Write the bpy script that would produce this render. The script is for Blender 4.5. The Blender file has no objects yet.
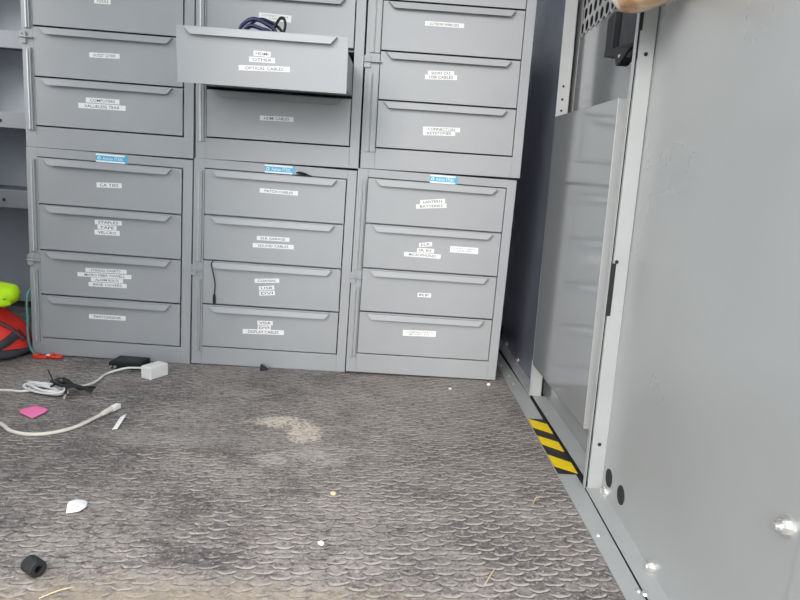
import bpy, bmesh, math, random
from mathutils import Vector, Matrix
random.seed(7)
S = bpy.context.scene
COL = S.collection
pi = math.pi

# ------------------------------------------------------------------ camera
CAM_F, PITCH, YAW, ROLL = 605.5, .1849, .0466, .0723
CAM_POS = Vector((.9863, -1.766, .5655))
cp, sp, cy, sy = math.cos(PITCH), math.sin(PITCH), math.cos(YAW), math.sin(YAW)
fwd = Vector((sy * cp, cy * cp, -sp)); rgt = Vector((cy, -sy, 0)); up = rgt.cross(fwd)
r2 = rgt * math.cos(ROLL) + up * math.sin(ROLL); u2 = up * math.cos(ROLL) - rgt * math.sin(ROLL)
cam = bpy.data.cameras.new('camera'); cam.sensor_width = 36; cam.lens = CAM_F / 800 * 36; cam.clip_start = .02
co = bpy.data.objects.new('camera', cam); COL.objects.link(co)
co.matrix_world = Matrix((( r2.x, u2.x, -fwd.x, CAM_POS.x), (r2.y, u2.y, -fwd.y, CAM_POS.y), (r2.z, u2.z, -fwd.z, CAM_POS.z), (0, 0, 0, 1)))
S.camera = co

# ------------------------------------------------------------------ world: bright overcast sky, soft sun through cloud
wd = bpy.data.worlds.new('sky'); S.world = wd; wd.use_nodes = True
wn = wd.node_tree.nodes; wl = wd.node_tree.links; wn.clear()
wo = wn.new('ShaderNodeOutputWorld'); wb = wn.new('ShaderNodeBackground')
wb.inputs[0].default_value = (.92, .96, 1, 1); wb.inputs[1].default_value = 2.8
wl.new(wb.outputs[0], wo.inputs[0])
sun = bpy.data.lights.new('sun', 'SUN'); sun.energy = 1.7; sun.angle = math.radians(28); sun.color = (1, .92, .86)
so = bpy.data.objects.new('sun', sun); COL.objects.link(so)
so.rotation_euler = Vector((.42, .80, -.36)).to_track_quat('-Z', 'Y').to_euler()
S.view_settings.view_transform = 'Standard'; S.view_settings.look = 'None'
S.view_settings.gamma = 1; S.view_settings.use_curve_mapping = False
S.view_settings.exposure = .24

# ------------------------------------------------------------------ materials
def mat(name, col, rough=.5, metal=0., spec=.5, noise=0., nscale=6., bump=0., bscale=200., rvar=0., coat=0.):
    m = bpy.data.materials.new(name); m.use_nodes = True
    n = m.node_tree.nodes; l = m.node_tree.links; b = n['Principled BSDF']
    b.inputs['Base Color'].default_value = (*col, 1); b.inputs['Roughness'].default_value = rough
    b.inputs['Metallic'].default_value = metal; b.inputs['Specular IOR Level'].default_value = spec
    b.inputs['Coat Weight'].default_value = coat; b.inputs['Coat Roughness'].default_value = .15
    tc = n.new('ShaderNodeTexCoord')
    if noise:
        t = n.new('ShaderNodeTexNoise'); t.inputs['Scale'].default_value = nscale; t.inputs['Detail'].default_value = 5
        r = n.new('ShaderNodeValToRGB'); r.color_ramp.elements[0].position = .3; r.color_ramp.elements[1].position = .7
        r.color_ramp.elements[0].color = (*[max(0, c * (1 - noise)) for c in col], 1)
        r.color_ramp.elements[1].color = (*[min(1, c * (1 + noise)) for c in col], 1)
        l.new(tc.outputs['Object'], t.inputs['Vector']); l.new(t.outputs['Fac'], r.inputs[0]); l.new(r.outputs[0], b.inputs['Base Color'])
        if rvar:
            q = n.new('ShaderNodeMapRange'); q.inputs['From Min'].default_value = .3; q.inputs['From Max'].default_value = .7
            q.inputs['To Min'].default_value = rough - rvar; q.inputs['To Max'].default_value = rough + rvar
            l.new(t.outputs['Fac'], q.inputs['Value']); l.new(q.outputs[0], b.inputs['Roughness'])
    if bump:
        t2 = n.new('ShaderNodeTexNoise'); t2.inputs['Scale'].default_value = bscale; t2.inputs['Detail'].default_value = 3
        bp = n.new('ShaderNodeBump'); bp.inputs['Strength'].default_value = bump; bp.inputs['Distance'].default_value = .002
        l.new(tc.outputs['Object'], t2.inputs['Vector']); l.new(t2.outputs['Fac'], bp.inputs['Height']); l.new(bp.outputs[0], b.inputs['Normal'])
    return m

M = {}
M['steel'] = mat('grey_powder_coat', (.37, .38, .388), .42, .1, .5, .04, 5, .04, 3., .04)
M['drawer'] = mat('grey_powder_coat_drawer', (.37, .38, .388), .40, .1, .5, .04, 6, .05, 4., .05)
M['panel'] = mat('grey_wall_paint', (.375, .385, .38), .3, .25, .5, .05, 4, 0, 2.5, .05)
M['gloss'] = mat('grey_gloss_paint', (.33, .345, .35), .13, .45, .5, .04, 4, .03, 2.)
M['light'] = mat('light_grey_trim', (.40, .412, .408), .4, .1, .5, .04, 12)
M['navy'] = mat('grey_wall_paint_shaded', (.21, .225, .28), .25, .3, .5, .12, 5)  # grey metal in shadow: the shade is put into a darker bluish colour
M['dark'] = mat('dark_grey', (.03, .032, .036), .6)
M['black'] = mat('black_plastic', (.012, .013, .015), .55, 0, .3, .1, 40)
M['blackrub'] = mat('black_rubber', (.018, .018, .019), .6, 0, .4, .2, 80, .2, 300)
M['hole'] = mat('dark_hole', (.012, .013, .015), .8)
M['zinc'] = mat('zinc_bolt', (.78, .77, .74), .28, .85)
M['hinge'] = mat('zinc_hinge', (.50, .51, .51), .35, .5, .5, .1, 60)
M['white'] = mat('white_plastic', (.80, .79, .77), .35)
M['cream'] = mat('cream_cable', (.74, .70, .62), .45)
M['label'] = mat('white_label_tape', (.86, .86, .85), .4, 0, .4, .03, 60)
M['ink'] = mat('black_print', (.06, .06, .065), .5)
M['ink2'] = mat('grey_print', (.33, .33, .34), .5)
M['blue'] = mat('blue_sticker', (.09, .43, .66), .35)
M['swhite'] = mat('sticker_white', (.85, .92, .95), .35)
M['yellow'] = mat('hazard_yellow', (.85, .60, .012), .4, 0, .5, .05, 40)
M['hblack'] = mat('hazard_black', (.03, .028, .026), .5, 0, .5, .3, 40)
M['pink'] = mat('pink_paper', (.95, .20, .46), .6)
M['paper'] = mat('white_paper', (.85, .85, .84), .6)
M['hivis'] = mat('hivis_fabric', (.52, .85, .012), .65, 0, .3, .08, 40, .3, 60)
M['red'] = mat('red_nylon', (.72, .035, .025), .55, 0, .4, .12, 30, .3, 150)
M['charcoal'] = mat('charcoal_nylon', (.045, .047, .055), .65, 0, .3, .2, 40, .3, 200)
M['maroon'] = mat('maroon_webbing', (.16, .05, .055), .7, 0, .3, .2, 40)
M['teal'] = mat('teal_cord', (.10, .29, .28), .5, 0, .4, .15, 90)
M['redplastic'] = mat('red_plastic', (.75, .04, .02), .3)
M['navycable'] = mat('navy_cable', (.02, .03, .10), .4)
M['bag'] = mat('tan_plastic_film', (.66, .40, .20), .25, 0, .6, .35, 14, .3, 30, 0, .4)
def streak():
    m = M['bag']; n = m.node_tree.nodes; l = m.node_tree.links; b = n['Principled BSDF']
    tc = n.new('ShaderNodeTexCoord'); mp = n.new('ShaderNodeMapping'); mp.inputs['Scale'].default_value = (5, 22, 48); t = n.new('ShaderNodeTexNoise'); t.inputs['Scale'].default_value = 1; t.inputs['Detail'].default_value = 3
    r = n.new('ShaderNodeValToRGB'); e = r.color_ramp.elements; e[0].position = .36; e[0].color = (.50, .24, .10, 1); e[1].position = .62; e[1].color = (.86, .72, .55, 1)
    k = e.new(.5); k.color = (.70, .45, .25, 1)
    l.new(tc.outputs['Object'], mp.inputs[0]); l.new(mp.outputs[0], t.inputs['Vector']); l.new(t.outputs['Fac'], r.inputs[0]); l.new(r.outputs[0], b.inputs['Base Color'])
streak()
M['straw'] = mat('straw', (.62, .50, .30), .7)
M['stone'] = mat('pale_stone', (.8, .8, .78), .6)
M['asphalt'] = mat('asphalt', (.30, .30, .29), .9, 0, .3, .2, 30)
M['shelf'] = mat('blue_grey_shelf', (.17, .18, .20), .5, .2, .5, .06, 6)
M['shelfback'] = mat('blue_grey_backing', (.58, .61, .67), .55, .1, .4, .1, 4)

# --- rubber mat with fish-scale tread, dusty and worn
def mat_rubber():
    m = bpy.data.materials.new('fish_scale_rubber'); m.use_nodes = True
    n = m.node_tree.nodes; l = m.node_tree.links; b = n['Principled BSDF']
    tc = n.new('ShaderNodeTexCoord'); sx = n.new('ShaderNodeSeparateXYZ'); l.new(tc.outputs['Object'], sx.inputs[0])
    def mth(op, *a, clamp=False):
        k = n.new('ShaderNodeMath'); k.operation = op; k.use_clamp = clamp
        for i, v in enumerate(a):
            if isinstance(v, (int, float)): k.inputs[i].default_value = v
            else: l.new(v, k.inputs[i])
        return k.outputs[0]
    def noise(scale, detail=6, rough=.6, sxyz=None, dist=0):
        t = n.new('ShaderNodeTexNoise'); t.inputs['Scale'].default_value = scale; t.inputs['Detail'].default_value = detail
        t.inputs['Roughness'].default_value = rough; t.inputs['Distortion'].default_value = dist
        if sxyz:
            mp = n.new('ShaderNodeMapping'); mp.inputs['Scale'].default_value = sxyz
            l.new(tc.outputs['Object'], mp.inputs[0]); l.new(mp.outputs[0], t.inputs['Vector'])
        else: l.new(tc.outputs['Object'], t.inputs['Vector'])
        return t.outputs['Fac']
    def ramp(v, p0, p1):
        q = n.new('ShaderNodeMapRange'); q.interpolation_type = 'SMOOTHSTEP'
        q.inputs['From Min'].default_value = p0; q.inputs['From Max'].default_value = p1; l.new(v, q.inputs['Value']); return q.outputs[0]
    wob = mth('MULTIPLY', mth('SUBTRACT', noise(34, 3), .5), .013)
    U = mth('DIVIDE', mth('ADD', mth('ADD', sx.outputs[0], mth('MULTIPLY', sx.outputs[1], .10)), wob), .054)
    V = mth('DIVIDE', mth('SUBTRACT', mth('SUBTRACT', mth('MULTIPLY', sx.outputs[0], .06), sx.outputs[1]), wob), .0125)
    row = mth('FLOOR', V); f = mth('SUBTRACT', V, row)
    par = mth('MODULO', mth('ADD', row, 1000), 2)
    def cell(par_):
        a = mth('SUBTRACT', mth('FRACT', mth('ADD', U, mth('MULTIPLY', par_, .5))), .5)
        q_ = mth('DIVIDE', a, .33); inside = mth('LESS_THAN', mth('ABSOLUTE', q_), 1)
        return mth('MULTIPLY', mth('SQRT', mth('MAXIMUM', mth('SUBTRACT', 1, mth('MULTIPLY', q_, q_)), .0001)), .82), inside, q_
    e0, in0, q0 = cell(par); e1, in1, q1 = cell(mth('SUBTRACT', 1, par))
    t0 = mth('SUBTRACT', e0, f)                                              # > 0 on the raised scale, < 0 below its rim
    tip = mth('SUBTRACT', 1, ramp(mth('ABSOLUTE', q0), .70, 1.0))
    up_ = mth('MULTIPLY', in0, mth('GREATER_THAN', t0, 0)); dn_ = mth('MULTIPLY', in0, mth('LESS_THAN', t0, 0))
    rim = mth('MULTIPLY', mth('MULTIPLY', up_, tip), mth('SUBTRACT', 1, ramp(t0, .14, .50)))
    h0 = mth('MULTIPLY', up_, mth('SUBTRACT', 1, mth('MULTIPLY', t0, .45)))
    h1 = mth('MULTIPLY', mth('MULTIPLY', in1, mth('SUBTRACT', 1, up_)), mth('MAXIMUM', mth('SUBTRACT', .55, mth('MULTIPLY', mth('SUBTRACT', mth('ADD', e1, 1), f), .45)), 0))
    h = mth('ADD', h0, h1)
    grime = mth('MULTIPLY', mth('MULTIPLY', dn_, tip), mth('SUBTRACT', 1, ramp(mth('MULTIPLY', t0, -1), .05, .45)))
    # dust
    n1 = noise(2.6, 8, .62, None, .6); n2 = noise(26, 6, .65, (1, 1, 1)); n3 = noise(150, 4, .7); n4 = noise(9, 6, .7, (.7, 1.8, 1), .8)
    mx = n.new('ShaderNodeMix'); mx.data_type = 'RGBA'
    mx.inputs['A'].default_value = (.135, .120, .117, 1); mx.inputs['B'].default_value = (.385, .345, .318, 1)
    l.new(ramp(mth('ADD', mth('MULTIPLY', n4, .5), mth('MULTIPLY', n1, .5)), .38, .64), mx.inputs['Factor'])
    def mix(prev, fac, col):
        k = n.new('ShaderNodeMix'); k.data_type = 'RGBA'; l.new(fac, k.inputs['Factor']); l.new(prev, k.inputs['A'])
        k.inputs['B'].default_value = (*col, 1); return k.outputs['Result']
    c = mx.outputs['Result']
    worn = ramp(noise(7, 6, .7), .35, .62)
    c = mix(c, mth('MULTIPLY', ramp(noise(60, 6, .8, (1, 1.5, 1)), .46, .62), .8), (.055, .050, .050))
    c = mix(c, mth('MULTIPLY', ramp(n2, .52, .68), .55), (.36, .33, .305))
    c = mix(c, mth('MULTIPLY', ramp(n3, .53, .64), .7), (.52, .475, .435))
    c = mix(c, mth('MULTIPLY', ramp(noise(210, 3, .7), .56, .68), .7), (.05, .046, .045))
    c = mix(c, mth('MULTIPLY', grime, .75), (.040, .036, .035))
    c = mix(c, mth('MULTIPLY', mth('MULTIPLY', rim, .95), mth('ADD', ramp(noise(11, 6, .8), .42, .60), mth('MULTIPLY', ramp(sx.outputs[0], .75, 1.25), .55), clamp=True)), (.56, .51, .46))
    c = mix(c, mth('MULTIPLY', ramp(noise(17, 5, .7, (1, 1.6, 1)), .60, .74), .35), (.36, .27, .17))
    # a scuffed pale patch where something dry was spilt, and dusty tan drift near the rear edge
    def blob(cx, cyy, rx, ry):
        dx = mth('DIVIDE', mth('SUBTRACT', sx.outputs[0], cx), rx); dy = mth('DIVIDE', mth('SUBTRACT', sx.outputs[1], cyy), ry)
        return mth('SUBTRACT', 1, mth('SQRT', mth('ADD', mth('MULTIPLY', dx, dx), mth('MULTIPLY', dy, dy))), clamp=True)
    nb = ramp(noise(55, 8, .8, (1, 1.4, 1), 1.5), .40, .62)
    p1 = ramp(mth('MULTIPLY', mth('MAXIMUM', blob(.79, -.405, .10, .05), mth('MAXIMUM', blob(.852, -.465, .055, .075), blob(.80, -.40, .05, .04))), nb), .06, .28)
    p2 = ramp(mth('MULTIPLY', mth('MAXIMUM', blob(.872, -.57, .085, .055), mth('MAXIMUM', blob(.80, -.60, .05, .04), blob(.92, -.60, .05, .03))), nb), .08, .34)
    p3 = ramp(mth('MULTIPLY', blob(.80, -1.06, .9, .16), mth('ADD', noise(34, 6, .75), .05)), .18, .5)
    p4 = ramp(mth('MULTIPLY', blob(.58, -.52, .35, .10), nb), .10, .6)
    c = mix(c, mth('MULTIPLY', p1, .95), (.66, .58, .48)); c = mix(c, mth('MULTIPLY', p2, .6), (.52, .48, .43))
    c = mix(c, mth('MULTIPLY', p3, .6), (.42, .34, .25)); c = mix(c, mth('MULTIPLY', p4, .4), (.36, .34, .31))
    vor = n.new('ShaderNodeTexVoronoi'); vor.inputs['Scale'].default_value = 34; l.new(tc.outputs['Object'], vor.inputs['Vector'])
    crumb = mth('MULTIPLY', mth('LESS_THAN', vor.outputs['Distance'], .055), mth('GREATER_THAN', noise(40, 1), .5))
    c = mix(c, mth('MULTIPLY', crumb, .85), (.66, .60, .48))
    l.new(c, b.inputs['Base Color'])
    b.inputs['Roughness'].default_value = .62; b.inputs['Specular IOR Level'].default_value = .35
    bp = n.new('ShaderNodeBump'); bp.inputs['Strength'].default_value = .8; bp.inputs['Distance'].default_value = .003
    l.new(mth('ADD', h, mth('MULTIPLY', n3, .35)), bp.inputs['Height']); l.new(bp.outputs[0], b.inputs['Normal'])
    return m
M['mat'] = mat_rubber()

# ------------------------------------------------------------------ mesh helpers
class MB:
    def __init__(s): s.v = []; s.f = []; s.mi = []; s.T = None
    def add(s, vs, fs, mi=0):
        o = len(s.v)
        for p in vs:
            p = Vector(p); s.v.append(tuple(s.T(p)) if s.T else tuple(p))
        for f in fs: s.f.append([i + o for i in f]); s.mi.append(mi)
    def box(s, x0, x1, y0, y1, z0, z1, mi=0):
        s.add([(x0, y0, z0), (x1, y0, z0), (x1, y1, z0), (x0, y1, z0), (x0, y0, z1), (x1, y0, z1), (x1, y1, z1), (x0, y1, z1)],
              [(3, 2, 1, 0), (4, 5, 6, 7), (0, 1, 5, 4), (1, 2, 6, 5), (2, 3, 7, 6), (3, 0, 4, 7)], mi)
    def prism(s, poly, d, mi=0):            # closed polygon (3-D points) swept along vector d
        k = len(poly); d = Vector(d); P = [Vector(p) for p in poly]
        s.add(P + [p + d for p in P], [list(range(k - 1, -1, -1)), list(range(k, 2 * k))] + [(i, (i + 1) % k, k + (i + 1) % k, k + i) for i in range(k)], mi)
    def cyl(s, c, ax, r, h, n=16, mi=0, r2=None, inner=None):
        c = Vector(c); ax = Vector(ax).normalized(); a = ax.orthogonal().normalized(); b = ax.cross(a)
        r2 = r if r2 is None else r2
        ring = lambda rr, hh: [c + ax * hh + (a * math.cos(2 * pi * i / n) + b * math.sin(2 * pi * i / n)) * rr for i in range(n)]
        if inner is None:
            s.add(ring(r, 0) + ring(r2, h), [list(range(n - 1, -1, -1)), list(range(n, 2 * n))] + [(i, (i + 1) % n, n + (i + 1) % n, n + i) for i in range(n)], mi)
        else:
            V = ring(r, 0) + ring(r, h) + ring(inner, h) + ring(inner, 0)
            s.add(V, [(k * n + i, k * n + (i + 1) % n, ((k + 1) % 4) * n + (i + 1) % n, ((k + 1) % 4) * n + i) for k in range(4) for i in range(n)], mi)
    def tube(s, pts, r, n=8, mi=0, smooth=4, closed=False):
        P = [Vector(p) for p in pts]; R = r if isinstance(r, (list, tuple)) else [r] * len(P)
        if smooth:
            Q = []; RR = []
            for i in range(len(P) - 1):
                p0 = P[max(i - 1, 0)]; p1 = P[i]; p2 = P[i + 1]; p3 = P[min(i + 2, len(P) - 1)]
                for k in range(smooth):
                    t = k / smooth
                    Q.append(.5 * (2 * p1 + (p2 - p0) * t + (2 * p0 - 5 * p1 + 4 * p2 - p3) * t * t + (3 * p1 - p0 - 3 * p2 + p3) * t ** 3)); RR.append(R[i] * (1 - t) + R[i + 1] * t)
            Q.append(P[-1]); RR.append(R[-1]); P, R = Q, RR
        V = []; a = None
        for i, p in enumerate(P):
            d = (P[min(i + 1, len(P) - 1)] - P[max(i - 1, 0)]).normalized()
            a = d.orthogonal().normalized() if a is None else (a - d * a.dot(d)).normalized()
            b = d.cross(a)
            V += [p + (a * math.cos(2 * pi * j / n) + b * math.sin(2 * pi * j / n)) * R[i] for j in range(n)]
        F = [(i * n + j, i * n + (j + 1) % n, (i + 1) * n + (j + 1) % n, (i + 1) * n + j) for i in range(len(P) - 1) for j in range(n)]
        F += [list(range(n - 1, -1, -1)), list(range((len(P) - 1) * n, len(P) * n))]
        s.add(V, F, mi)
    def build(s, name, mats, parent=None, bevel=0, smooth=False, sub=0):
        me = bpy.data.meshes.new(name); me.from_pydata(s.v, [], s.f); me.update()
        mats = mats if isinstance(mats, (list, tuple)) else [mats]
        for m in mats: me.materials.append(M[m])
        for p, i in zip(me.polygons, s.mi): p.material_index = i; p.use_smooth = smooth
        bm = bmesh.new(); bm.from_mesh(me); bmesh.ops.recalc_face_normals(bm, faces=bm.faces); bm.to_mesh(me); bm.free()
        o = bpy.data.objects.new(name, me); COL.objects.link(o)
        if parent is not None: o.parent = parent
        if bevel:
            bv = o.modifiers.new('bevel', 'BEVEL'); bv.width = bevel; bv.segments = 2; bv.limit_method = 'ANGLE'; bv.angle_limit = .6
        if sub:
            sb = o.modifiers.new('subsurf', 'SUBSURF'); sb.levels = sub; sb.render_levels = sub
        return o
def tag(o, label=None, cat=None, group=None, kind=None):
    if label: o['label'] = label
    if cat: o['category'] = cat
    if group: o['group'] = group
    if kind: o['kind'] = kind
    return o
def empty(name, loc=(0, 0, 0), rot=(0, 0, 0)):
    o = bpy.data.objects.new(name, None); o.empty_display_size = .05; COL.objects.link(o); o.location = loc; o.rotation_euler = rot; return o
def text_mesh(txt, size):
    """filled letter shapes: list of verts (x, y), list of faces, bbox"""
    cu = bpy.data.curves.new('t', 'FONT'); cu.body = txt; cu.size = size; cu.align_x = 'CENTER'; cu.align_y = 'CENTER'; cu.resolution_u = 2; cu.offset = .004
    cu.space_line = 1.0
    o = bpy.data.objects.new('t', cu); COL.objects.link(o); dg = bpy.context.evaluated_depsgraph_get(); dg.update()
    me = bpy.data.meshes.new_from_object(o.evaluated_get(dg))
    vs = [(v.co.x, v.co.y) for v in me.vertices]; fs = [list(p.vertices) for p in me.polygons]
    bpy.data.objects.remove(o); bpy.data.curves.remove(cu); bpy.data.meshes.remove(me)
    return vs, fs
def put_text(mb, txt, u, v, w, h, y, ang=0, mi=1):
    """letters fitted in a w x h box centred at (u, v) on the plane y, read from -y"""
    vs, fs = text_mesh(txt, 1.0)
    if not vs: return
    x0 = min(a for a, _ in vs); x1 = max(a for a, _ in vs); y0 = min(b for _, b in vs); y1 = max(b for _, b in vs)
    kx = w / (x1 - x0); ky = h / (y1 - y0); c, s_ = math.cos(ang), math.sin(ang)
    out = []
    for a, b in vs:
        p = (a - (x0 + x1) / 2) * kx; q = (b - (y0 + y1) / 2) * ky
        out.append((u + p * c - q * s_, y, v + p * s_ + q * c))
    mb.add(out, fs, mi)

# ================================================================== large structure
def far_T(lean=0., K=.029):          # the right-hand side runs slightly outward towards the cab; its uprights lean a little
    return lambda p: Vector((p.x + K * (p.y), p.y + lean * p.z, p.z))
def near_T(lean=.05):
    return lambda p: Vector((p.x - 1.459 + 1.4135 + .062 * (p.y + .99), p.y + lean * p.z, p.z))
XEDGE = lambda y: 1.4135 + .033 * y  # edge of the rubber mat

mb = MB(); mb.box(-.66, 1.66, -1.34, .82, -.05, -.006); tag(mb.build('floor', 'dark'), kind='structure')
mb = MB(); mb.box(-.66, 1.66, -1.34, .82, 1.9, 1.94); tag(mb.build('ceiling', 'light'), kind='structure')
mb = MB(); mb.box(-.66, -.62, -1.34, -1.0, -.05, 1.94); mb.box(-.66, -.62, .45, .82, -.05, 1.94); mb.box(-.66, -.62, -1.0, .45, -.05, .75); mb.box(-.66, -.62, -1.0, .45, 1.86, 1.94); tag(mb.build('wall_left', 'shelf'), kind='structure')  # the opening is added, out of view, to let in light from the left
mb = MB(); mb.box(-.66, 1.66, .82, .86, -.05, 1.94); tag(mb.build('wall_back', 'shelfback'), kind='structure')
mb = MB(); mb.box(1.66, 1.70, -1.34, .86, -.05, 1.94); tag(mb.build('wall_right', 'steel'), kind='structure')
mb = MB(); mb.box(-.66, .17, -1.35, -1.31, -.05, 1.9); tag(mb.build('added_rear_blocker', 'steel'), kind='structure')  # unseen slab added at the rear left to keep light off the left cabinets
mb = MB(); mb.box(-30, 30, -40, 30, -.66, -.62); tag(mb.build('ground', 'asphalt'), kind='structure')

# rubber mat, laid on the steel floor
mb = MB(); mb.prism([(-.62, -1.34, -.006), (XEDGE(-1.34), -1.34, -.006), (XEDGE(.6), .6, -.006), (-.62, .6, -.006)], (0, 0, .006))
tag(mb.build('rubber_mat', 'mat'), 'worn dusty black rubber floor mat with a fish-scale tread', 'floor mat')

# threshold strip beside the mat
mb = MB()
mb.prism([(XEDGE(-1.33) + .001, -1.33, -.005), (1.3905, -1.33, -.005), (1.4115, -.99, -.005), (1.4315, -.68, -.005), (1.4535, -.12, -.005), (1.459, .6, -.005), (XEDGE(.6) + .001, .6, -.005)], (0, 0, .006))
ts = tag(mb.build('threshold_strip', 'light'), 'light grey painted metal strip along the right edge of the mat', 'floor strip')
for (x, y) in ((1.430, .17), (1.434, .06), (1.431, -.02), (1.4, -.83), (1.409, -.975), (1.39, -1.1)):
    q = MB(); q.cyl((x, y, .001), (0, 0, 1), .0042, .0022, 12, 0, .0030); q.build('screw', 'zinc', ts)
# hazard tape stuck on the strip
mb = MB(); kx = lambda y, w: XEDGE(y) + .002 + w * .0445
y0, y1 = -.299, -.604
mb.prism([(kx(y0, 0), y0, .001), (kx(y0, 1), y0, .001), (kx(y1, 1) - .003, y1, .001), (kx(y1, 0), y1, .001)], (0, 0, .0005), 1)
for ya, yb, yc, yd in ((-.300, -.358, -.394, -.331), (-.407, -.458, -.495, -.441), (-.512, -.570, -.600, -.548)):
    mb.prism([(kx(ya, 0) + .0003, ya, .0014), (kx(yb, 0) + .0003, yb, .0014), (kx(yc, 1) - .0008, yc, .0014), (kx(yd, 1) - .0008, yd, .0014)], (0, 0, .0004), 0)
tag(mb.build('hazard_tape', ['yellow', 'hblack']), 'yellow and black striped hazard tape stuck on the grey floor strip', 'tape')

def bolt(parent, p, ax, r=.008, stud=0.):
    """hex bolt with washer; ax points out of the wall"""
    p = Vector(p); ax = Vector(ax).normalized(); q = MB()
    q.cyl(p, ax, r * 1.45, .002, 20); q.cyl(p + ax * .002, ax, r, r * .9, 6, 0); q.cyl(p + ax * (.002 + r * .9), ax, r * .62, r * .25, 12, 0, r * .4)
    if stud: q.cyl(p + ax * (.002 + r * .9), ax, r * .5, stud, 12)
    return q.build('bolt', 'zinc', parent)
def hole(parent, p, ax, r, name='hole'):
    q = MB(); ax = Vector(ax).normalized(); q.cyl(p, ax, r, .0006, 20, 0); q.cyl(p, ax, r * 1.12, .0009, 20, 0, None, r)
    return q.build(name, 'hole', parent)

# far wall panel: grey, its shade put into the colour, with a bottom flange and a folded near end
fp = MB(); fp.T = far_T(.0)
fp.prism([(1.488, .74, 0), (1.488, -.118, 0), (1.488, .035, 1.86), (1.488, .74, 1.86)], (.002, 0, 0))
far = tag(fp.build('wall_panel', 'navy'), 'grey steel wall panel, shade put into its darker colour, beyond the drawer cabinets on the right', 'wall panel', 'steel wall panels on the right')
q = MB(); q.T = far_T(); q.box(1.456, 1.488, -.12, .6, .003, .0065); q.build('flange', 'steel', far)
q = MB(); q.T = far_T(.085); q.box(1.4585, 1.4905, -.123, -.1205, .004, 1.83); q.build('end_flange', 'light', far)
q = MB(); q.T = far_T(.085); q.box(1.4565, 1.4583, -.128, -.1195, .002, .105); q.build('edge_trim', 'light', far)
T = far_T(.085)
for z in (.865, .83, .80): hole(far, T(Vector((1.473, -.1236, z))), (0, -1, 0), .0028, 'screw_hole')
hole(far, T(Vector((1.4875, -.10, .055))), (-1, 0, 0), .012)
for y in (.42, .21): bolt(far, far_T()(Vector((1.488, y, .014))), (-1, 0, 0), .007)

# side door liner between the two wall panels: kick plate, smooth middle, perforated guard above
ln = MB(); ln.T = far_T(.06)
ln.box(1.505, 1.507, -.70, -.09, .0, .995)
liner = tag(ln.build('door_liner', 'gloss'), 'glossy grey inner side door liner with a perforated guard at its top', 'door')
q = MB(); q.T = far_T(); q.box(1.4665, 1.505, -.667, -.119, .0015, .0035); q.build('sill_lip', 'light', liner)
q = MB(); q.T = far_T(.06)
py, pz, hr = .039, .034, .0142
for r in range(11):
    for c_ in range(15):
        cy_ = -.118 - c_ * py - (py / 2 if r % 2 else 0); cz_ = 1.013 + r * pz
        n = 24; vs = []
        for k in range(n):
            a = 2 * pi * k / n + pi / 2
            k6 = ((a - pi / 2) % (pi / 3)) - pi / 6; rad = (py / 2) / math.cos(k6)
            # hexagonal cell stretched to the row pitch
            a2 = a - pi / 6 + pi / 6
            hx = rad * math.cos(a2 + pi / 2 - pi / 2); hz = rad * math.sin(a2)
            vs.append((1.505, cy_ + hx, cz_ + hz * pz / (py * .866)))
        for k in range(n):
            a = 2 * pi * k / n + pi / 2
            vs.append((1.505, cy_ + hr * math.cos(a), cz_ + hr * math.sin(a)))
        q.add(vs, [(k, (k + 1) % n, n + (k + 1) % n, n + k) for k in range(n)])
o = q.build('perforated_guard', 'panel', liner)
sd = o.modifiers.new('thickness', 'SOLIDIFY'); sd.thickness = .0016
q = MB(); q.T = far_T(.06); q.box(1.5045, 1.5075, -.099, .10, .0, 1.38); q.build('frame_edge', 'panel', liner)
q = MB(); q.T = far_T(.06); q.box(1.53, 1.534, -.74, .25, .9, 1.45); q.build('dark_pane', 'hole', liner)

# latch box on the liner
lb = empty('latch_box', (1.4895, -.49, .90), (0, 0, -.029)); tag(lb, 'black plastic door latch box below the perforated guard', 'latch')
def yzprism(poly, x0, x1, name, m, parent, bevel=.002):
    q = MB(); q.prism([(x0, y, z) for y, z in poly], (x1 - x0, 0, 0)); return q.build(name, m, parent, bevel)
yzprism([(.098, -.030), (.106, .052), (.048, .062), (-.11, .062), (-.11, -.066), (.0, -.044)], -.022, -.0005, 'housing', 'black', lb)
yzprism([(.096, -.028), (.104, .050), (.075, .056), (.060, .056), (.056, -.036)], -.038, -.022, 'side_cheek', 'black', lb)
yzprism([(-.065, -.058), (-.065, .060), (-.105, .060), (-.105, -.062)], -.038, -.022, 'side_cheek', 'black', lb)
yzprism([(.045, -.020), (.045, .056), (-.052, .056), (-.052, -.030)], -.027, -.022, 'paddle', 'charcoal', lb)
yzprism([(.095, -.029), (.095, -.016), (-.066, -.034), (-.066, -.062), (.0, -.045)], -.040, -.022, 'lower_bar', 'black', lb)
yzprism([(.012, -.046), (.006, -.026), (-.075, -.044), (-.02, -.066), (-.006, -.066)], -.044, -.022, 'lower_tab', 'black', lb)
q = MB(); q.cyl((-.044, -.022, -.050), (-1, 0, 0), .0035, .0018, 12); q.build('screw', 'zinc', lb)

# glossy cover panel with its returned near edge
cpn = empty('cover_panel', (0, 0, 0)); tag(cpn, 'glossy grey cover panel with a folded edge, raised above the striped tape', 'cover panel')
q = MB(); q.T = far_T()
q.prism([(1.455, -.128, .098), (1.455, -.600, .103), (1.455, -.5495, .764), (1.455, -.058, .783)], (.0018, 0, 0)); q.build('sheet', 'gloss', cpn, .0008)
q = MB(); q.T = far_T()
q.prism([(1.455, -.6000, .103), (1.489, -.6000, .098), (1.489, -.5495, .764), (1.455, -.5495, .764)], (0, -.0018, 0)); q.build('return_edge', 'light', cpn, .0006)

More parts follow.
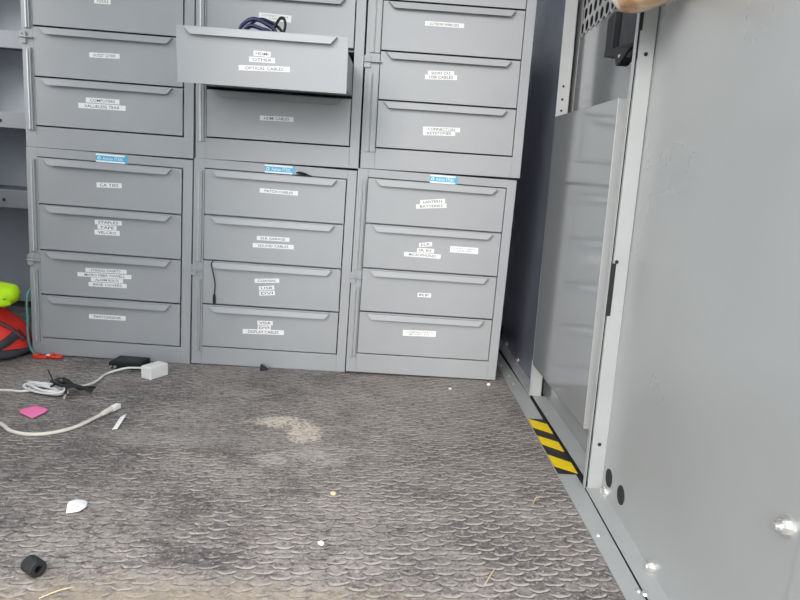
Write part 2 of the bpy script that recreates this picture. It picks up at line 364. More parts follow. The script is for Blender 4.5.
# near wall panel (large), with bottom flange and folded far end
npn = MB(); npn.T = near_T(.0)
npn.prism([(1.4885, -.668, 0), (1.4885, -1.23, 0), (1.4885, -1.23, 1.86), (1.4885, -.575, 1.86)], (.002, 0, 0))
near = tag(npn.build('wall_panel', 'panel'), 'large plain grey steel wall panel nearest on the right, with two holes low down', 'wall panel', 'steel wall panels on the right')
q = MB(); q.T = near_T(); q.box(1.459, 1.4885, -1.33, -.665, .003, .0065); q.build('flange', 'light', near)
q = MB(); q.T = near_T(); q.box(1.4605, 1.4890, -.670, -.6675, .004, 1.83); q.build('end_flange', 'light', near)
q = MB(); q.T = near_T(); q.box(1.4555, 1.4568, -.668, -.655, .004, 1.83); q.build('edge_trim', 'light', near)
q = MB(); q.T = near_T(); q.box(1.4572, 1.4603, -.664, -.66, .004, 1.83); q.build('gap', 'hole', near)
q = MB(); q.T = near_T(); q.box(1.457, 1.4655, -.6712, -.670, .352, .452); q.build('slot', 'hole', near)
q = MB(); q.T = near_T(); q.box(1.457, 1.4625, -.6712, -.670, .87, 1.02); q.build('slot', 'hole', near)
T = near_T()
for s_, z in ((1.4745, .097), (1.466, .455), (1.4745, .83)): hole(near, T(Vector((s_, -.6702, z))), (0, -1, 0), .0032, 'screw_hole')
T0 = near_T(0)
for y, z in ((-.703, .046), (-.7715, .0475)): hole(near, T0(Vector((1.4883, y, z))), (-1, .06, 0), .0155)
bolt(near, T0(Vector((1.4885, -.695, .012))), (-1, .06, 0), .0075)
bolt(near, T0(Vector((1.4885, -.9317, .013))), (-1, .06, 0), .0075)
bolt(near, T0(Vector((1.4885, -1.209, .249))), (-1, .06, 0), .0080, .006)
q = MB(); q.cyl(T(Vector((1.459, -.985, .004))), (0, 0, 1), .006, .003, 14, 0, .0045); q.build('screw', 'zinc', near)
nn = MB(); nn.T = near_T(.0); nn.box(1.4865, 1.4885, -1.33, -1.2312, 0.004, 1.86)
tag(nn.build('wall_panel', 'panel'), 'narrow grey panel at the right border, past the bolt with the stud', 'wall panel', 'steel wall panels on the right')

# ================================================================== drawer cabinets
W, H, A_, B_, T0_, PT = .46, .604, .0323, .0299, .0256, .1301
CABS = {'Al': (-.0064, -.0035, -.0086, -.0018), 'Bl': (-.003, -.0016, -.0057, .0138), 'Cl': (-.0013, .0055, -.0046, .0079),
        'Au': (-.0001, -.0042, -.0002, -.0032), 'Bu': (.0036, -.001, .0077, -.0068), 'Cu': (.0071, .0049, .0084, -.0098)}
BASE = {'Al': (0, 0), 'Bl': (1, 0), 'Cl': (2, 0), 'Au': (0, 1), 'Bu': (1, 1), 'Cu': (2, 1)}
CLAB = {'Al': 'lower left grey steel cabinet of four labelled drawers, behind the white cable coil',
        'Bl': 'lower middle grey steel cabinet with a black plug hanging from its third drawer',
        'Cl': 'lower right grey steel cabinet with one wide and several small white labels',
        'Au': 'upper left grey steel drawer cabinet, beside the shelves',
        'Bu': 'upper middle grey steel drawer cabinet with one drawer pulled open',
        'Cu': 'upper right grey steel drawer cabinet with a broad hinge at its left'}
LABELS = [
('Al',0,0.2286,0.5160,0.0694,0.0139,0.040,'CA TIES'),
('Al',1,0.2252,0.4107,0.0752,0.0131,0.029,'STAPLES'),
('Al',1,0.2217,0.3962,0.0528,0.0131,0.007,'TAPE'),
('Al',1,0.2218,0.3816,0.0703,0.0138,0.016,'VELCRO'),
('Al',2,0.2178,0.2711,0.1166,0.0117,0.020,'STRING SWIFTY'),
('Al',2,0.2134,0.2568,0.1532,0.0123,0.016,'MICRO FIBER TOWELS'),
('Al',2,0.2203,0.2438,0.0913,0.0118,0.014,'ALARM BOLTS'),
('Al',2,0.2220,0.2298,0.1086,0.0124,0.018,'BASE COVERS'),
('Al',3,0.2204,0.1336,0.1053,0.0139,0.007,'SWITCHGEAR'),
('Au',1,0.2173,0.3944,0.0431,0.0138,0.005,'TOOLS'),
('Au',2,0.2203,0.2568,0.0807,0.0129,0.026,'OUTLET COVERS'),
('Au',3,0.2132,0.1380,0.0906,0.0132,0.011,'COMPUTERS'),
('Au',3,0.2112,0.1223,0.1278,0.0138,0.011,'VALUELESS TEAR'),
('Bu',1,0.2152,0.3849,0.0877,0.0178,-0.031,'CONNECTIONS\nCABLES'),
('Bu',2,0.2304,0.2420,0.0397,0.0111,-0.015,'HDMI'),
('Bu',2,0.2305,0.2287,0.0603,0.0116,0.009,'OTHER'),
('Bu',2,0.2357,0.2098,0.1197,0.0117,0.031,'OPTICAL CABLES'),
('Bu',3,0.2262,0.1213,0.0932,0.0129,0.017,'HDMI CABLES'),
('Bl',0,0.2408,0.5287,0.1084,0.0127,-0.007,'PATCH CABLES'),
('Bl',1,0.2299,0.3936,0.0940,0.0122,0.011,'ELK GARAGE'),
('Bl',1,0.2309,0.3725,0.1181,0.0128,0.020,'SOUND CABLES'),
('Bl',2,0.2166,0.2697,0.0716,0.0125,0.069,'COAXIAL'),
('Bl',2,0.2164,0.2478,0.0448,0.0131,0.129,'USB'),
('Bl',2,0.2182,0.2325,0.0456,0.0132,0.108,'DVI'),
('Bl',3,0.2156,0.1423,0.0454,0.0134,0.026,'VGA'),
('Bl',3,0.2138,0.1278,0.0389,0.0129,0.066,'DVI'),
('Bl',3,0.2115,0.1146,0.1213,0.0141,0.027,'DISPLAY CABLES'),
('Cl',0,0.2209,0.5246,0.0725,0.0131,0.126,'LANTERN'),
('Cl',0,0.2183,0.5118,0.0885,0.0126,0.103,'BATTERIES'),
('Cl',1,0.2110,0.3997,0.0382,0.0123,0.148,'ELK'),
('Cl',1,0.2125,0.3822,0.0501,0.0129,0.013,'IR RF'),
('Cl',1,0.2043,0.3677,0.1081,0.0129,-0.005,'MICROPHONES'),
('Cl',1,0.3255,0.3917,0.0831,0.0182,0.000,'SHORT CABLES\nADAPTERS'),
('Cl',2,0.2197,0.2498,0.0400,0.0127,0.008,'RF'),
('Cl',3,0.2148,0.1325,0.0993,0.0179,0.025,'CAMERA PARTS\nMOUNT KIT'),
('Cu',1,0.2120,0.3972,0.1072,0.0118,0.004,'LUTRON WIRELESS'),
('Cu',2,0.2119,0.2706,0.0724,0.0121,0.038,'SHORT CAT'),
('Cu',2,0.2127,0.2599,0.0891,0.0127,0.040,'USB CABLES'),
('Cu',3,0.2247,0.1205,0.1047,0.0125,0.026,'CONNECTORS'),
('Cu',3,0.2184,0.1096,0.0906,0.0125,0.040,'KEYSTONES'),
('Al',-1,0.2354,0.5896,0.0867,0.0253,0.027,'S'),
('Bl',-1,0.2408,0.5914,0.0845,0.0245,0.022,'S'),
('Cl',-1,0.2478,0.5893,0.0794,0.0225,0.033,'S'),
]
def make_cabinet(key):
    dx, dz, ro, ya = CABS[key]; bx, bz = BASE[key]
    root = empty('drawer_cabinet', (bx * W + dx, 0, bz * H + dz), (0, -ro, ya))
    tag(root, CLAB[key], 'cabinet', 'grey steel drawer cabinets')
    wide = key == 'Cu'
    lo = .0115 if bz == 0 else .004        # foot clearance: the tilt must not drive it into the floor
    lo = {'Al': .0075, 'Bl': .0045, 'Cl': 0., 'Au': .001, 'Bu': 0., 'Cu': 0.}[key]
    hi = {'Al': H, 'Bl': H + .001}.get(key, H - .0012); u0, u1 = (.002 if key == 'Bu' else .001), W - .0003
    q = MB()
    ci = .007; q.box(u0 + ci, u0 + ci + .0015, .001, .40, lo, hi); q.box(u1 - ci - .0015, u1 - ci, .001, .40, lo, hi)
    q.box(u0 + ci, u1 - ci, .001, .40, lo, lo + .0015); q.box(u0 + ci, u1 - ci, .001, .40, hi - .0015, hi); q.box(u0 + ci, u1 - ci, .3985, .40, lo, hi)
    for k in range(1, 4): q.box(A_ - .002, W - B_ + .003, .02, .03, H - T0_ - k * PT - .003, H - T0_ - k * PT + .003)
    q.build('carcass', 'steel', root)
    q = MB(); zt = H - T0_ + .0015; zb = H - T0_ - 4 * PT - .0005; ul, ur = (.041 if wide else A_ - .0015), W - B_ + .0028
    q.box(u0, ul, 0, .018, lo, hi); q.box(ur, u1, 0, .018, lo, hi); q.box(ul, ur, 0, .018, zt, hi); q.box(ul, ur, 0, .018, lo, zb)
    q.build('face_frame', 'steel', root, .0008)
    # locking bar with piano hinge and hasp on the left stile
    lw = (.010, .0405) if wide else (.0075, .0265)
    bar = MB()
    for v0, v1 in ((.046, .262), (.312, .572)):
        bar.box(lw[0], lw[1], -.0042, -.0012, v0, v1); bar.box(lw[1] - .0025, lw[1], -.009, -.0042, v0, v1)
    bo = bar.build('locking_bar', 'steel', root, .0006)
    uh = lw[0] + (.013 if wide else .009); 
    for va, vb_ in ((.048, .258), (.314, .570)):
        kn = MB(); kn.cyl((uh, -.0050, va), (0, 0, 1), .0018, vb_ - va, 8); v = va
        while v + .016 < vb_: kn.cyl((uh, -.0050, v), (0, 0, 1), .0026, .0165, 8); v += .0185
        kn.build('hinge', 'hinge', bo, 0, False)
    hs = MB(); hs.box(-.002, lw[0] + .006, -.0055, -.0035, .272, .304); hs.box(-.003, lw[1] + .007, -.0105, -.0035, .2865, .2895)
    hs.cyl((.003, -.0055, .297), (0, -1, 0), .0025, .002, 10)
    hs.build('hasp', 'steel', bo, .0005)
    drs = []
    for k in range(4):
        vt = H - T0_ - k * PT - .001; vb = H - T0_ - (k + 1) * PT + .0032; hgt = vt - vb
        q = MB(); a, b = (A_ if not wide else .0425), W - B_
        q.box(a, b, -.0022, .0, 0, hgt)
        q.box(a + .002, a + .003, 0, .36, .012, hgt - .03); q.box(b - .003, b - .002, 0, .36, .012, hgt - .03)
        q.box(a + .002, b - .002, 0, .36, .012, .013); q.box(a + .002, b - .002, .359, .36, .012, hgt - .03)
        d = q.build('drawer', 'drawer', root, .0005); d.location = (0, 0, vb)
        h = MB(); ha, hb = .052 if not wide else .057, .404
        # folded pull: short top shelf, then a flap sloping out and down, ends cut back
        t_ = .0012
        P = lambda u, y, v: (u, y, v)
        top = [P(ha, -.0022, hgt - .0035), P(hb, -.0022, hgt - .0035), P(hb, -.0130, hgt - .0035), P(ha, -.0130, hgt - .0035)]
        h.prism(top, (0, 0, -t_))
        flap = [P(ha, -.0130, hgt - .0035), P(hb, -.0130, hgt - .0035), P(hb - .0135, -.0158, hgt - .0195), P(ha + .0155, -.0158, hgt - .0195)]
        h.prism(flap, (0, .0011, -.0002))
        h.prism([P(ha, -.0022, hgt - .0035), P(ha, -.0130, hgt - .0035), P(ha + .0155, -.0158, hgt - .0195), P(ha + .004, -.0022, hgt - .008)], (.001, 0, 0))
        h.prism([P(hb, -.0022, hgt - .0035), P(hb, -.0130, hgt - .0035), P(hb - .0135, -.0158, hgt - .0195), P(hb - .004, -.0022, hgt - .008)], (-.001, 0, 0))
        h.build('handle', 'drawer', d)
        off = 0.
        if key == 'Bu' and k == 2:
            d.location = (.003, -.25, vb - .025); d.rotation_euler = (.069, 0, 0); off = -.025
        for (ck, kk, u, v, w, hh, ang, txt) in LABELS:
            if ck != key or kk != k: continue
            L_ = MB(); c, s_ = math.cos(ang), math.sin(ang); y = -.0029; vv = v - vb - off
            cor = [(u + p * c - r * s_, y, vv + p * s_ + r * c) for p, r in ((-w / 2, -hh / 2), (w / 2, -hh / 2), (w / 2, hh / 2), (-w / 2, hh / 2))]
            L_.prism(cor, (0, .0006, 0), 0)
            two = '\n' in txt
            put_text(L_, txt, u, vv, w * (.74 if not two else .8), hh * (.56 if not two else .66), y - .0002, ang, 1)
            L_.build('label_strip', ['label', 'ink2' if two else 'ink'], d)
        drs.append(d)
    for (ck, kk, u, v, w, hh, ang, txt) in LABELS:
        if ck == key and kk == -1:
            L_ = MB(); y = -.0006; v = min(v, H - .0128); hh = .0225
            L_.box(u - w / 2, u + w / 2, y, 0, v - hh / 2, v + hh / 2, 0)
            for vv in (v + hh * .40, v - hh * .40): L_.box(u - w / 2, u + w * .42, y - .0003, y, vv - hh * .1, vv + hh * .1, 1)
            put_text(L_, 'Adrian STEEL', u + .004, v, w * .66, hh * .36, y - .0003, 0, 1)
            L_.cyl((u - w * .40, y - .0003, v), (0, 1, 0), hh * .20, .0003, 16, 1, None, hh * .12)
            L_.build('maker_sticker', ['blue', 'swhite'], root)
    return root, drs
CAB = {k: make_cabinet(k) for k in CABS}

# ================================================================== things in and on the cabinets
def W_(key, u, y, v):
    dx, dz, ro, ya = CABS[key]; bx, bz = BASE[key]
    m = Matrix.Translation((bx * W + dx, 0, bz * H + dz)) @ Matrix.Rotation(ya, 4, 'Z') @ Matrix.Rotation(-ro, 4, 'Y')
    return m @ Vector((u, y, v))
q = MB(); q.T = lambda p: p + Vector((-.010, 0, max(0, p.z - .86) * .14)); q.tube([(.625, -.19, .795), (.628, -.19, .86), (.636, -.20, .900), (.650, -.205, .916), (.672, -.205, .925), (.70, -.20, .918), (.725, -.195, .900), (.735, -.19, .84), (.735, -.19, .795)], .0042, 8, 0, 5)
q.tube([(.632, -.185, .795), (.640, -.185, .88), (.655, -.185, .912), (.680, -.185, .912), (.705, -.185, .898), (.715, -.185, .84), (.715, -.185, .795)], .0042, 8, 0, 5)
q.tube([(.645, -.215, .795), (.645, -.215, .88), (.660, -.215, .908), (.69, -.215, .905), (.72, -.21, .890), (.725, -.21, .795)], .0038, 8, 0, 5)
tag(q.build('cable', 'navycable', None, 0, True), 'coiled navy blue cable showing over the front of the open drawer', 'cable')
q = MB(); q.T = lambda p: p + Vector((-.010, 0, max(0, p.z - .86) * .14)); q.tube([(.612, -.14, .795), (.622, -.14, .87), (.640, -.14, .915), (.668, -.14, .938), (.700, -.14, .934), (.728, -.14, .917), (.748, -.14, .88), (.752, -.14, .795)], .0034, 8, 0, 5)
q.tube([(.690, -.15, .795), (.698, -.15, .88), (.708, -.15, .915), (.722, -.15, .940), (.734, -.15, .941), (.737, -.15, .925), (.728, -.15, .90), (.71, -.15, .86), (.70, -.15, .795)], .0034, 8, 0, 5)
tag(q.build('cable', 'black', None, 0, True), 'black cable looping up at the right end of the navy coil in the drawer', 'cable')

cw = empty('charging_cable', W_('Bl', .06, -.016, .306)); tag(cw, 'thin black cable with a plug hanging down over the third lower middle drawer', 'cable')
def rel(key, lst, o): return [W_(key, *p) - o for p in lst]
o0 = Vector(cw.location)
q = MB(); q.tube(rel('Bl', [(.060, .006, .3150), (.0595, -.010, .3150), (.0595, -.0175, .306), (.065, -.016, .28), (.0692, -.012, .254), (.068, -.009, .232), (.067, -.009, .220)], o0), .0016, 6, 0, 4); q.build('cord', 'black', cw, 0, True)
q = MB(); q.tube(rel('Bl', [(.067, -.009, .221), (.067, -.009, .212), (.0672, -.009, .2), (.0675, -.009, .192)], o0), [.0025, .0042, .0046, .0034], 8, 0, 2); q.build('plug', 'blackrub', cw, 0, True)
q = MB(); q.tube(rel('Bl', [(.288, -.006, .5862), (.297, -.010, .5875), (.308, -.010, .5862), (.318, -.009, .5835), (.331, -.006, .5795)], Vector()), [.001, .0028, .003, .0022, .001], 6, 0, 3)
q.tube(rel('Bl', [(.290, -.006, .5825), (.303, -.011, .583), (.315, -.008, .581)], Vector()), [.001, .002, .001], 6, 0, 3)
tag(q.build('cable_scrap', 'black', None, 0, True), 'scrap of black cable poking out beside the middle blue sticker', 'scrap')

# ================================================================== left: shelves, bag, vest, cord
sh = empty('shelving_unit', (-.32, .5, 0)); tag(sh, 'blue grey metal shelving unit left of the cabinets', 'shelves')
q = MB(); q.box(-.295, .30, .20, .22, 0, 1.6); q.build('back_panel', 'shelfback', sh)
for x in (-.295, .27):
    q = MB(); q.box(x, x + .025, -.13, .2, 0, 1.6); q.build('upright', 'shelf', sh)
for z0, z1 in ((.915, .969), (.664, .715), (.401, .461), (1.17, 1.22)):
    q = MB(); q.box(-.27, .27, -.15, -.147, z0, z1); q.box(-.27, .27, -.147, .2, z1 - .004, z1); q.box(-.27, .27, -.147, -.13, z0, z0 + .003)
    s_ = q.build('shelf', 'shelf', sh, .001)
    for x in (-.2, .045): hole(s_, (x, -.1501, (z0 + z1) / 2 - .004), (0, -1, 0), .005, 'slot')

def blob(name, mats, c, r, parent=None, e=2.4, n=40, m=24, fn=None, zmin=None):
    """rounded-box lump; fn(theta, phi, p) -> (p, material)"""
    q = MB(); V = []; sg = lambda v, k: math.copysign(abs(v) ** k, v)
    for i in range(m + 1):
        ph = -pi / 2 + pi * i / m
        for j in range(n):
            th = 2 * pi * j / n
            p = Vector((r[0] * sg(math.cos(ph), 2 / e) * sg(math.cos(th), 2 / e), r[1] * sg(math.cos(ph), 2 / e) * sg(math.sin(th), 2 / e), r[2] * sg(math.sin(ph), 2 / e)))
            if fn: p = fn(p)
            p = p + Vector(c)
            if zmin is not None: p.z = max(p.z, zmin)
            V.append(p)
    q.add(V, [(i * n + j, i * n + (j + 1) % n, (i + 1) * n + (j + 1) % n, (i + 1) * n + j) for i in range(m) for j in range(n)])
    return q.build(name, mats, parent, 0, True)
from mathutils import noise as NZ
bg = empty('tool_bag', (-.169, -.005, 0)); tag(bg, 'red and black fabric tool bag slumped on the mat at left', 'bag')
def bagfn(p):
    k = .006 * NZ.noise(p * 22); t = max(0, p.z / .16)
    return Vector((p.x * (1 - .45 * t * t) + k, p.y * (1 - .35 * t * t) + k, p.z + .006 * NZ.noise(p * 14)))
blob('body', 'red', (0, 0, .02), (.153, .10, .125), bg, 2.6, 48, 28, bagfn, .012)
blob('base', 'charcoal', (0, 0, .018), (.158, .104, .021), bg, 3.2, 48, 12, None, .001)
def bagpt(x, side=-1):      # point on the front skin at height-like parameter: returns y, found by ray toward the body
    return x
def skin(u, z, out=.003):
    """front skin of the body: u in -1..1 across, z height"""
    t = max(0, (z - .02) / .125); rz = max(0, 1 - t ** 2.6) ** (1 / 2.6)
    ty = max(0, (z - .02) / .16)
    X = .153 * rz * (1 - .45 * ty * ty); Y = .10 * rz * (1 - .35 * ty * ty)
    a = u * pi / 2; sg = lambda v: math.copysign(abs(v) ** (2 / 2.6), v)
    return Vector(((X + out) * sg(math.sin(a)), -(Y + out) * sg(math.cos(a)), z))
def band(name, m, path, hw, parent):
    q = MB(); V = []
    pts = []
    for i in range(len(path) - 1):
        for k in range(8):
            t = k / 8; pts.append((path[i][0] * (1 - t) + path[i + 1][0] * t, path[i][1] * (1 - t) + path[i + 1][1] * t))
    pts.append(path[-1])
    for i, (u, z) in enumerate(pts):
        d = Vector((pts[min(i + 1, len(pts) - 1)][0] - pts[max(i - 1, 0)][0], (pts[min(i + 1, len(pts) - 1)][1] - pts[max(i - 1, 0)][1]) / .15)).normalized()
        for s_ in (-1, 1):
            V.append(skin(u - d.y * hw * s_ / .15, z + d.x * hw * s_))
    q.add(V, [(2 * i, 2 * i + 1, 2 * i + 3, 2 * i + 2) for i in range(len(pts) - 1)])
    o = q.build(name, m, parent, 0, True); sd = o.modifiers.new('thickness', 'SOLIDIFY'); sd.thickness = .004; sd.offset = 0
    return o
band('side_panel', 'charcoal', [(.30, .034), (.52, .045), (.78, .066), (.97, .07)], .011, bg)
band('piping', 'maroon', [(-.6, .135), (0, .141), (.5, .128), (.8, .09), (.97, .05)], .006, bg)
band('zip', 'charcoal', [(-.5, .112), (.0, .118), (.25, .098), (.30, .07), (.22, .04)], .004, bg)
band('side_panel', 'charcoal', [(-.9, .05), (-.5, .045), (-.1, .04)], .011, bg)

def vestfn(p):
    return Vector((p.x + .012 * NZ.noise(p * 18 + Vector((3, 1, 0))), p.y, p.z + .010 * NZ.noise(p * 26) - .25 * max(0, p.x) * .3))
vs_ = empty('hivis_vest', (-.127, -.005, .1455)); tag(vs_, 'rolled bright yellow green safety vest lying on top of the red bag', 'vest')
blob('roll', 'hivis', (0, -.01, .037), (.095, .06, .036), vs_, 2.3, 40, 20, vestfn)
blob('fold', 'hivis', (.045, -.045, .020), (.045, .030, .018), vs_, 2.2, 28, 14, vestfn)
q = MB(); q.tube([(-.02, -.068, .03), (.02, -.074, .026), (.06, -.066, .022), (.08, -.04, .03)], .0022, 6, 0, 4); q.build('piping', 'charcoal', vs_, 0, True)

tc_ = empty('lanyard', (-.008, -.012, .2)); tag(tc_, 'teal coiled lanyard with red plastic clips at the left cabinet corner', 'lanyard')
path = [Vector(p) for p in ((-.010, .09, .205), (-.009, .02, .20), (-.008, -.012, .175), (-.007, -.016, .11), (-.005, -.02, .055), (.004, -.024, .025), (.018, -.030, .010), (.028, -.032, .007))]
q = MB(); q.tube([p - tc_.location for p in path], .0030, 8, 0, 5); q.build('cord', 'teal', tc_, 0, True)
hx = []; N = 360
def along(t):
    x = t * (len(path) - 1); i = min(int(x), len(path) - 2); return path[i].lerp(path[i + 1], x - i)
for i in range(N):
    t = i / (N - 1); a = i * .9; hx.append(along(t) - tc_.location + Vector((math.cos(a) * .0034, math.sin(a) * .0034, math.sin(a) * .001)))
q = MB(); q.tube(hx, .0010, 4, 0, 0); q.build('coil', 'teal', tc_, 0, True)
for (cx, cy_, an) in ((.036, -.030, -.3), (.074, -.022, .1)):
    q = MB(); ring = []
    for i in range(17):
        a = 2 * pi * i / 16; x = .016 * math.cos(a); y = .009 * math.sin(a)
        ring.append(Vector((cx + x * math.cos(an) - y * math.sin(an), cy_ + x * math.sin(an) + y * math.cos(an), .0055)) - tc_.location)
    q.tube(ring, .0042, 8, 0, 2); c0 = Vector((cx - .012, cy_, .006)) - tc_.location
    q.box(c0.x - .010, c0.x + .006, c0.y - .008, c0.y + .008, c0.z - .005, c0.z + .007)
    q.build('clip', 'redplastic', tc_, .0015, True)
q = MB(); q.tube([Vector(p) - tc_.location for p in ((.048, -.028, .008), (.056, -.028, .011), (.064, -.025, .009))], .0035, 8, 0, 3); q.build('swivel', 'white', tc_, 0, True)

# ================================================================== things on the mat
ad = empty('power_adapter', (.404, -.122, 0), (0, 0, math.radians(-28))); tag(ad, 'white power adapter block on the mat in front of the left cabinet', 'adapter')
q = MB(); q.box(-.019, .019, -.044, .019, 0, .036)
q.build('body', 'white', ad, .004)
q = MB(); q.box(.019, .0194, -.036, .012, .017, .018); q.build('seam', 'cream', ad)
q = MB(); q.cyl((-.0185, -.026, .022), (-1, 0, 0), .005, .012, 12, 0, .003); q.build('strain_relief', 'white', ad)
o_end = Matrix.Translation(ad.location) @ Matrix.Rotation(math.radians(-28), 4, 'Z') @ Vector((-.030, -.026, .022))

def gp(pts, z=.004): return [(x, y, z if len(r) == 0 else r[0]) for x, y, *r in pts]
wc = empty('white_cable', (.2, -.27, 0)); tag(wc, 'thin white cable wound into a loose coil, leading to the white adapter', 'cable')
wo_ = Vector(wc.location)
pts = [tuple(o_end), (.345, -.124, .019), (.315, -.112, .013), (.285, -.120, .006), (.270, -.155, .004), (.276, -.20, .006), (.270, -.25, .008), (.245, -.285, .010)]
q = MB(); q.tube([Vector(p) - wo_ for p in pts], .0030, 8, 0, 6); q.build('lead', 'white', wc, 0, True)
q = MB(); rr = random.Random(3); loop = []
for i in range(6 * 14):
    a = 2 * pi * i / 14; t = i / 84; k = 1 + .18 * math.sin(a * .37 + 1) - .2 * (int(i / 14) % 3) * .5
    e = Vector((.060 * k * math.cos(a), .020 * k * math.sin(a) + .004 * math.sin(a * 2.3), 0)); an = -.42 + .10 * math.sin(i * .11)
    loop.append(Vector((.188 + e.x * math.cos(an) - e.y * math.sin(an), -.300 + e.x * math.sin(an) + e.y * math.cos(an), .004 + .003 * (int(i / 14) % 4) + .003 * math.sin(a * 1.7) + .003)) - wo_)
q.tube(loop, .0027, 7, 0, 2); q.build('coil', 'white', wc, 0, True)
q = MB(); q.tube([Vector(p) - wo_ for p in ((.165, -.305, .006), (.135, -.312, .004), (.11, -.306, .003), (.08, -.308, .003), (.03, -.31, .003), (-.05, -.31, .003), (-.12, -.30, .003))], .0030, 8, 0, 4); q.build('tail', 'white', wc, 0, True)
bt = empty('cable_tie', (.24, -.27, .016)); tag(bt, 'black twisted strap bunched round the white cable coil', 'strap'); bo_ = Vector((.24, -.248, .010))
q = MB(); rr = random.Random(11)
for k in range(7):
    a0 = (.205 + rr.uniform(-.008, .012), -.262 + rr.uniform(-.02, .02), .008 + rr.uniform(0, .014)); m1 = (.235 + rr.uniform(-.01, .01), -.272 + rr.uniform(-.018, .018), .018 + rr.uniform(-.006, .008))
    m2 = (.265 + rr.uniform(-.008, .008), -.275 + rr.uniform(-.012, .02), .014 + rr.uniform(-.008, .004)); a1 = (.302 + rr.uniform(-.014, .006), -.268 + rr.uniform(-.02, .026), .005)
    q.tube([Vector(p) - bo_ for p in (a0, m1, m2, a1)], rr.uniform(.0022, .0042), 6, 0, 5)
q.build('strap', 'blackrub', bt, 0, True)
q = MB(); q.tube([Vector(p) - bo_ for p in ((.205, -.265, .014), (.195, -.255, .024), (.183, -.245, .036), (.178, -.24, .042))], [.0022, .0018, .0014, .001], 6, 0, 3); q.build('loose_end', 'blackrub', bt, 0, True)
q = MB(); q.tube([Vector(p) - bo_ for p in ((.245, -.285, .016), (.252, -.302, .012), (.258, -.315, .006))], [.0030, .0034, .0034], 8, 0, 3); q.build('sleeve', 'blackrub', bt, 0, True)
q = MB(); q.tube([Vector(p) - bo_ for p in ((.258, -.315, .006), (.262, -.327, .004), (.264, -.334, .003))], [.0028, .0026, .0018], 8, 0, 2); q.build('metal_tip', 'zinc', bt, 0, True)

bb = empty('junction_box', (.296, -.052, 0), (0, 0, math.radians(-4))); tag(bb, 'small flat black plastic box behind the white adapter', 'box')
q = MB(); q.box(-.042, .048, -.036, .032, 0, .020); q.build('case', 'black', bb, .003)
q = MB(); q.box(-.030, .034, -.020, .022, .020, .0206); q.build('cover_plate', 'charcoal', bb)
q = MB(); q.box(-.047, -.042, -.025, .0, .003, .014); q.build('end_flap', 'black', bb, .001)
for x in (-.034, -.022):
    q = MB(); q.cyl((x, -.036, .007), (0, -1, 0), .0035, .006, 10); q.build('contact', 'zinc', bb)

pc = empty('network_cable', (.3, -.5, 0)); tag(pc, 'off-white cable curving over the mat, ending in a light plug', 'cable'); po = Vector(pc.location)
q = MB(); q.tube([Vector(p) - po for p in ((.02, -.43, .004), (.11, -.455, .004), (.206, -.508, .004), (.245, -.540, .004), (.285, -.553, .004), (.320, -.546, .004), (.347, -.525, .004), (.366, -.495, .004), (.380, -.450, .005), (.389, -.418, .006))], .0040, 10, 0, 5); q.build('cord', 'cream', pc, 0, True)
q = MB(); q.tube([Vector(p) - po for p in ((.386, -.432, .006), (.391, -.412, .007), (.395, -.399, .007))], [.0052, .0066, .0066], 10, 0, 3); q.build('boot', 'cream', pc, 0, True)
q = MB(); q.T = lambda p: Matrix.Rotation(math.radians(-13), 3, 'Z') @ p + Vector((.3985, -.388, .008)) - po
q.box(-.0065, .0065, -.013, .012, -.006, .005); q.box(-.003, .003, -.012, .004, .005, .0075); q.build('plug', 'paper', pc, .001)

def scrap(name, pts, m, label, cat, lift=.004, seg=6):
    """thin curled sheet spanned between two polylines of floor points"""
    a, b = pts; q = MB(); V = []; n = 8
    f = lambda L, t: Vector((*[L[min(int(t * (len(L) - 1)), len(L) - 2)][i] + (t * (len(L) - 1) - min(int(t * (len(L) - 1)), len(L) - 2)) * (L[min(int(t * (len(L) - 1)), len(L) - 2) + 1][i] - L[min(int(t * (len(L) - 1)), len(L) - 2)][i]) for i in (0, 1, 2)],))
    for i in range(n + 1):
        for j in range(n + 1):
            p = f(a, i / n).lerp(f(b, i / n), j / n); p.z += lift * (math.sin(i / n * pi) * .8 + .2 * math.cos(j * 1.3)) + .001; V.append(p)
    q.add(V, [(i * (n + 1) + j, i * (n + 1) + j + 1, (i + 1) * (n + 1) + j + 1, (i + 1) * (n + 1) + j) for i in range(n) for j in range(n)])
    o = q.build(name, m, None, 0, True); sd = o.modifiers.new('thickness', 'SOLIDIFY'); sd.thickness = .0004; return tag(o, label, cat, 'white paper scraps on the mat' if name == 'paper_scrap' else None)
scrap('paper_note', ([(.196, -.424, .001), (.222, -.402, .004), (.256, -.409, .001)], [(.212, -.445, .004), (.250, -.468, .0), (.262, -.432, .004)]), 'pink', 'creased bright pink paper note on the mat', 'paper', .002)
scrap('paper_scrap', ([(.440, -.505, .001), (.449, -.500, .001)], [(.436, -.452, .010), (.447, -.444, .014)]), 'paper', 'curled white paper strip near the light plug', 'paper', .001)
scrap('paper_scrap', ([(.508, -.838, .001), (.498, -.812, .004), (.508, -.802, .004), (.524, -.798, .001)], [(.509, -.839, .001), (.528, -.838, .003), (.534, -.822, .003), (.525, -.7985, .001)]), 'paper', 'white leaf-shaped paper scrap lying alone on the bare mat', 'paper', .002)
kb = empty('rubber_bush', (.541, -.992, .0122), (0, 0, math.radians(-33))); tag(kb, 'short black rubber bush with a hollow end, lying near the lower left', 'bush')
q = MB(); q.cyl((-.0125, 0, 0), (1, 0, 0), .0118, .025, 24, 0, None, .0048)
q.build('sleeve', 'blackrub', kb, .0012, False)
q = MB(); q.cyl((-.0120, 0, 0), (1, 0, 0), .0050, .012, 16); q.build('core', 'hole', kb)
cl = empty('metal_clip', (.678, -.022, 0), (0, 0, .5)); tag(cl, 'small dark metal clip on the mat at the middle cabinet foot', 'clip')
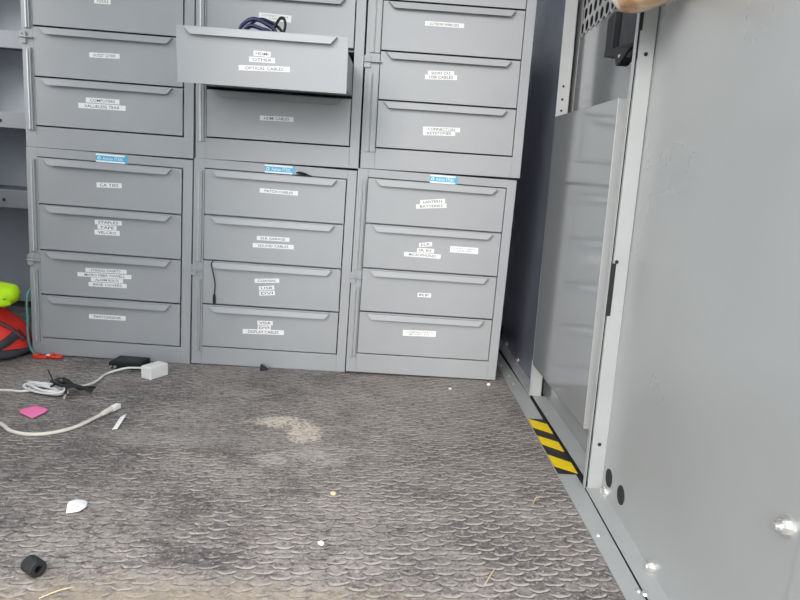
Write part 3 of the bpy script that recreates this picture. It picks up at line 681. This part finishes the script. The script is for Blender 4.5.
q = MB(); q.prism([(-.012, -.006, .0005), (.010, -.006, .0005), (.012, -.006, .006), (-.006, -.006, .020), (-.010, -.006, .018)], (0, .010, 0)); q.build('spring', 'dark', cl, .001)
q = MB(); q.prism([(-.006, -.007, .0205), (.013, -.007, .0065), (.014, -.007, .0085), (-.005, -.007, .0225)], (0, .010, 0)); q.build('lever', 'zinc', cl)
def pebble(x, y, r, m, label, cat, name='pebble'):
    o = blob(name, m, (x, y, r * .62), (r, r * .85, r * .62), None, 2.1, 12, 8, lambda p: p * (1 + .15 * NZ.noise(p * 260)), .0002); return tag(o, label, cat, 'pale crumbs on the mat' if cat == 'crumb' else None)
pebble(.9305, -.893, .0055, 'stone', 'tiny round white pebble in the middle of the near mat', 'pebble')
pebble(1.227, -.10, .005, 'stone', 'white crumb on the mat before the lower right cabinet', 'crumb', 'crumb')
pebble(1.35, -.045, .0065, 'stone', 'flat white crumb by the right cabinet foot', 'crumb', 'crumb')
def straw(p0, p1, label, w=.0007):
    q = MB(); a = Vector((*p0, .0018)); b = Vector((*p1, .004)); m_ = (a + b) / 2 + Vector((.001, .001, .002))
    q.tube([a, m_, b], [w, w, w * .6], 6, 0, 4); tag(q.build('straw', 'straw', None, 0, True), label, 'straw', 'straw bits on the mat')
straw((1.178, -.975), (1.20, -.938), 'short straw stalk on the mat toward the lower right', .0008)
straw((.575, -1.043), (.61, -1.02), 'straw stalk at the lower border right of the black bush', .0009)
straw((1.31, -.735), (1.325, -.705), 'bent straw scrap near the grey strip')
straw((1.318, -.715), (1.335, -.712), 'straw bit touching the bent straw near the strip', .0009)
straw((.357, -.475), (.372, -.468), 'tiny straw bit beside the off-white cable')
straw((.325, -.55), (.34, -.565), 'straw bit under the bend of the off-white cable')
pebble(.938, -.735, .006, 'straw', 'small tan leaf bit between the pale scuff and the white pebble', 'leaf', 'leaf_bit')

# tan plastic-wrapped bundle hanging in from the top
tb = empty('plastic_bag', (1.392, -.74, .944)); tag(tb, 'crumpled tan plastic bag hanging above the door latch', 'bag')
def tbfn(p):
    return Vector((p.x, p.y, p.z + .004 * NZ.noise(Vector((p.x * 16, p.y * 30, p.z * 60))) - .0 * p.x)) + Vector((0, .003 * NZ.noise(p * 45), 0))
o = blob('bag_body', 'bag', (0, 0, 0), (.070, .05, .068), tb, 3.4, 48, 30, tbfn); o.rotation_euler = (0, -.42, 0)
q = MB(); q.tube([(.0, 0, .05), (.02, .01, .2), (.045, .02, .5), (.045, .02, .95)], .004, 6, 0, 4); q.build('drawstring', 'straw', tb, 0, True)
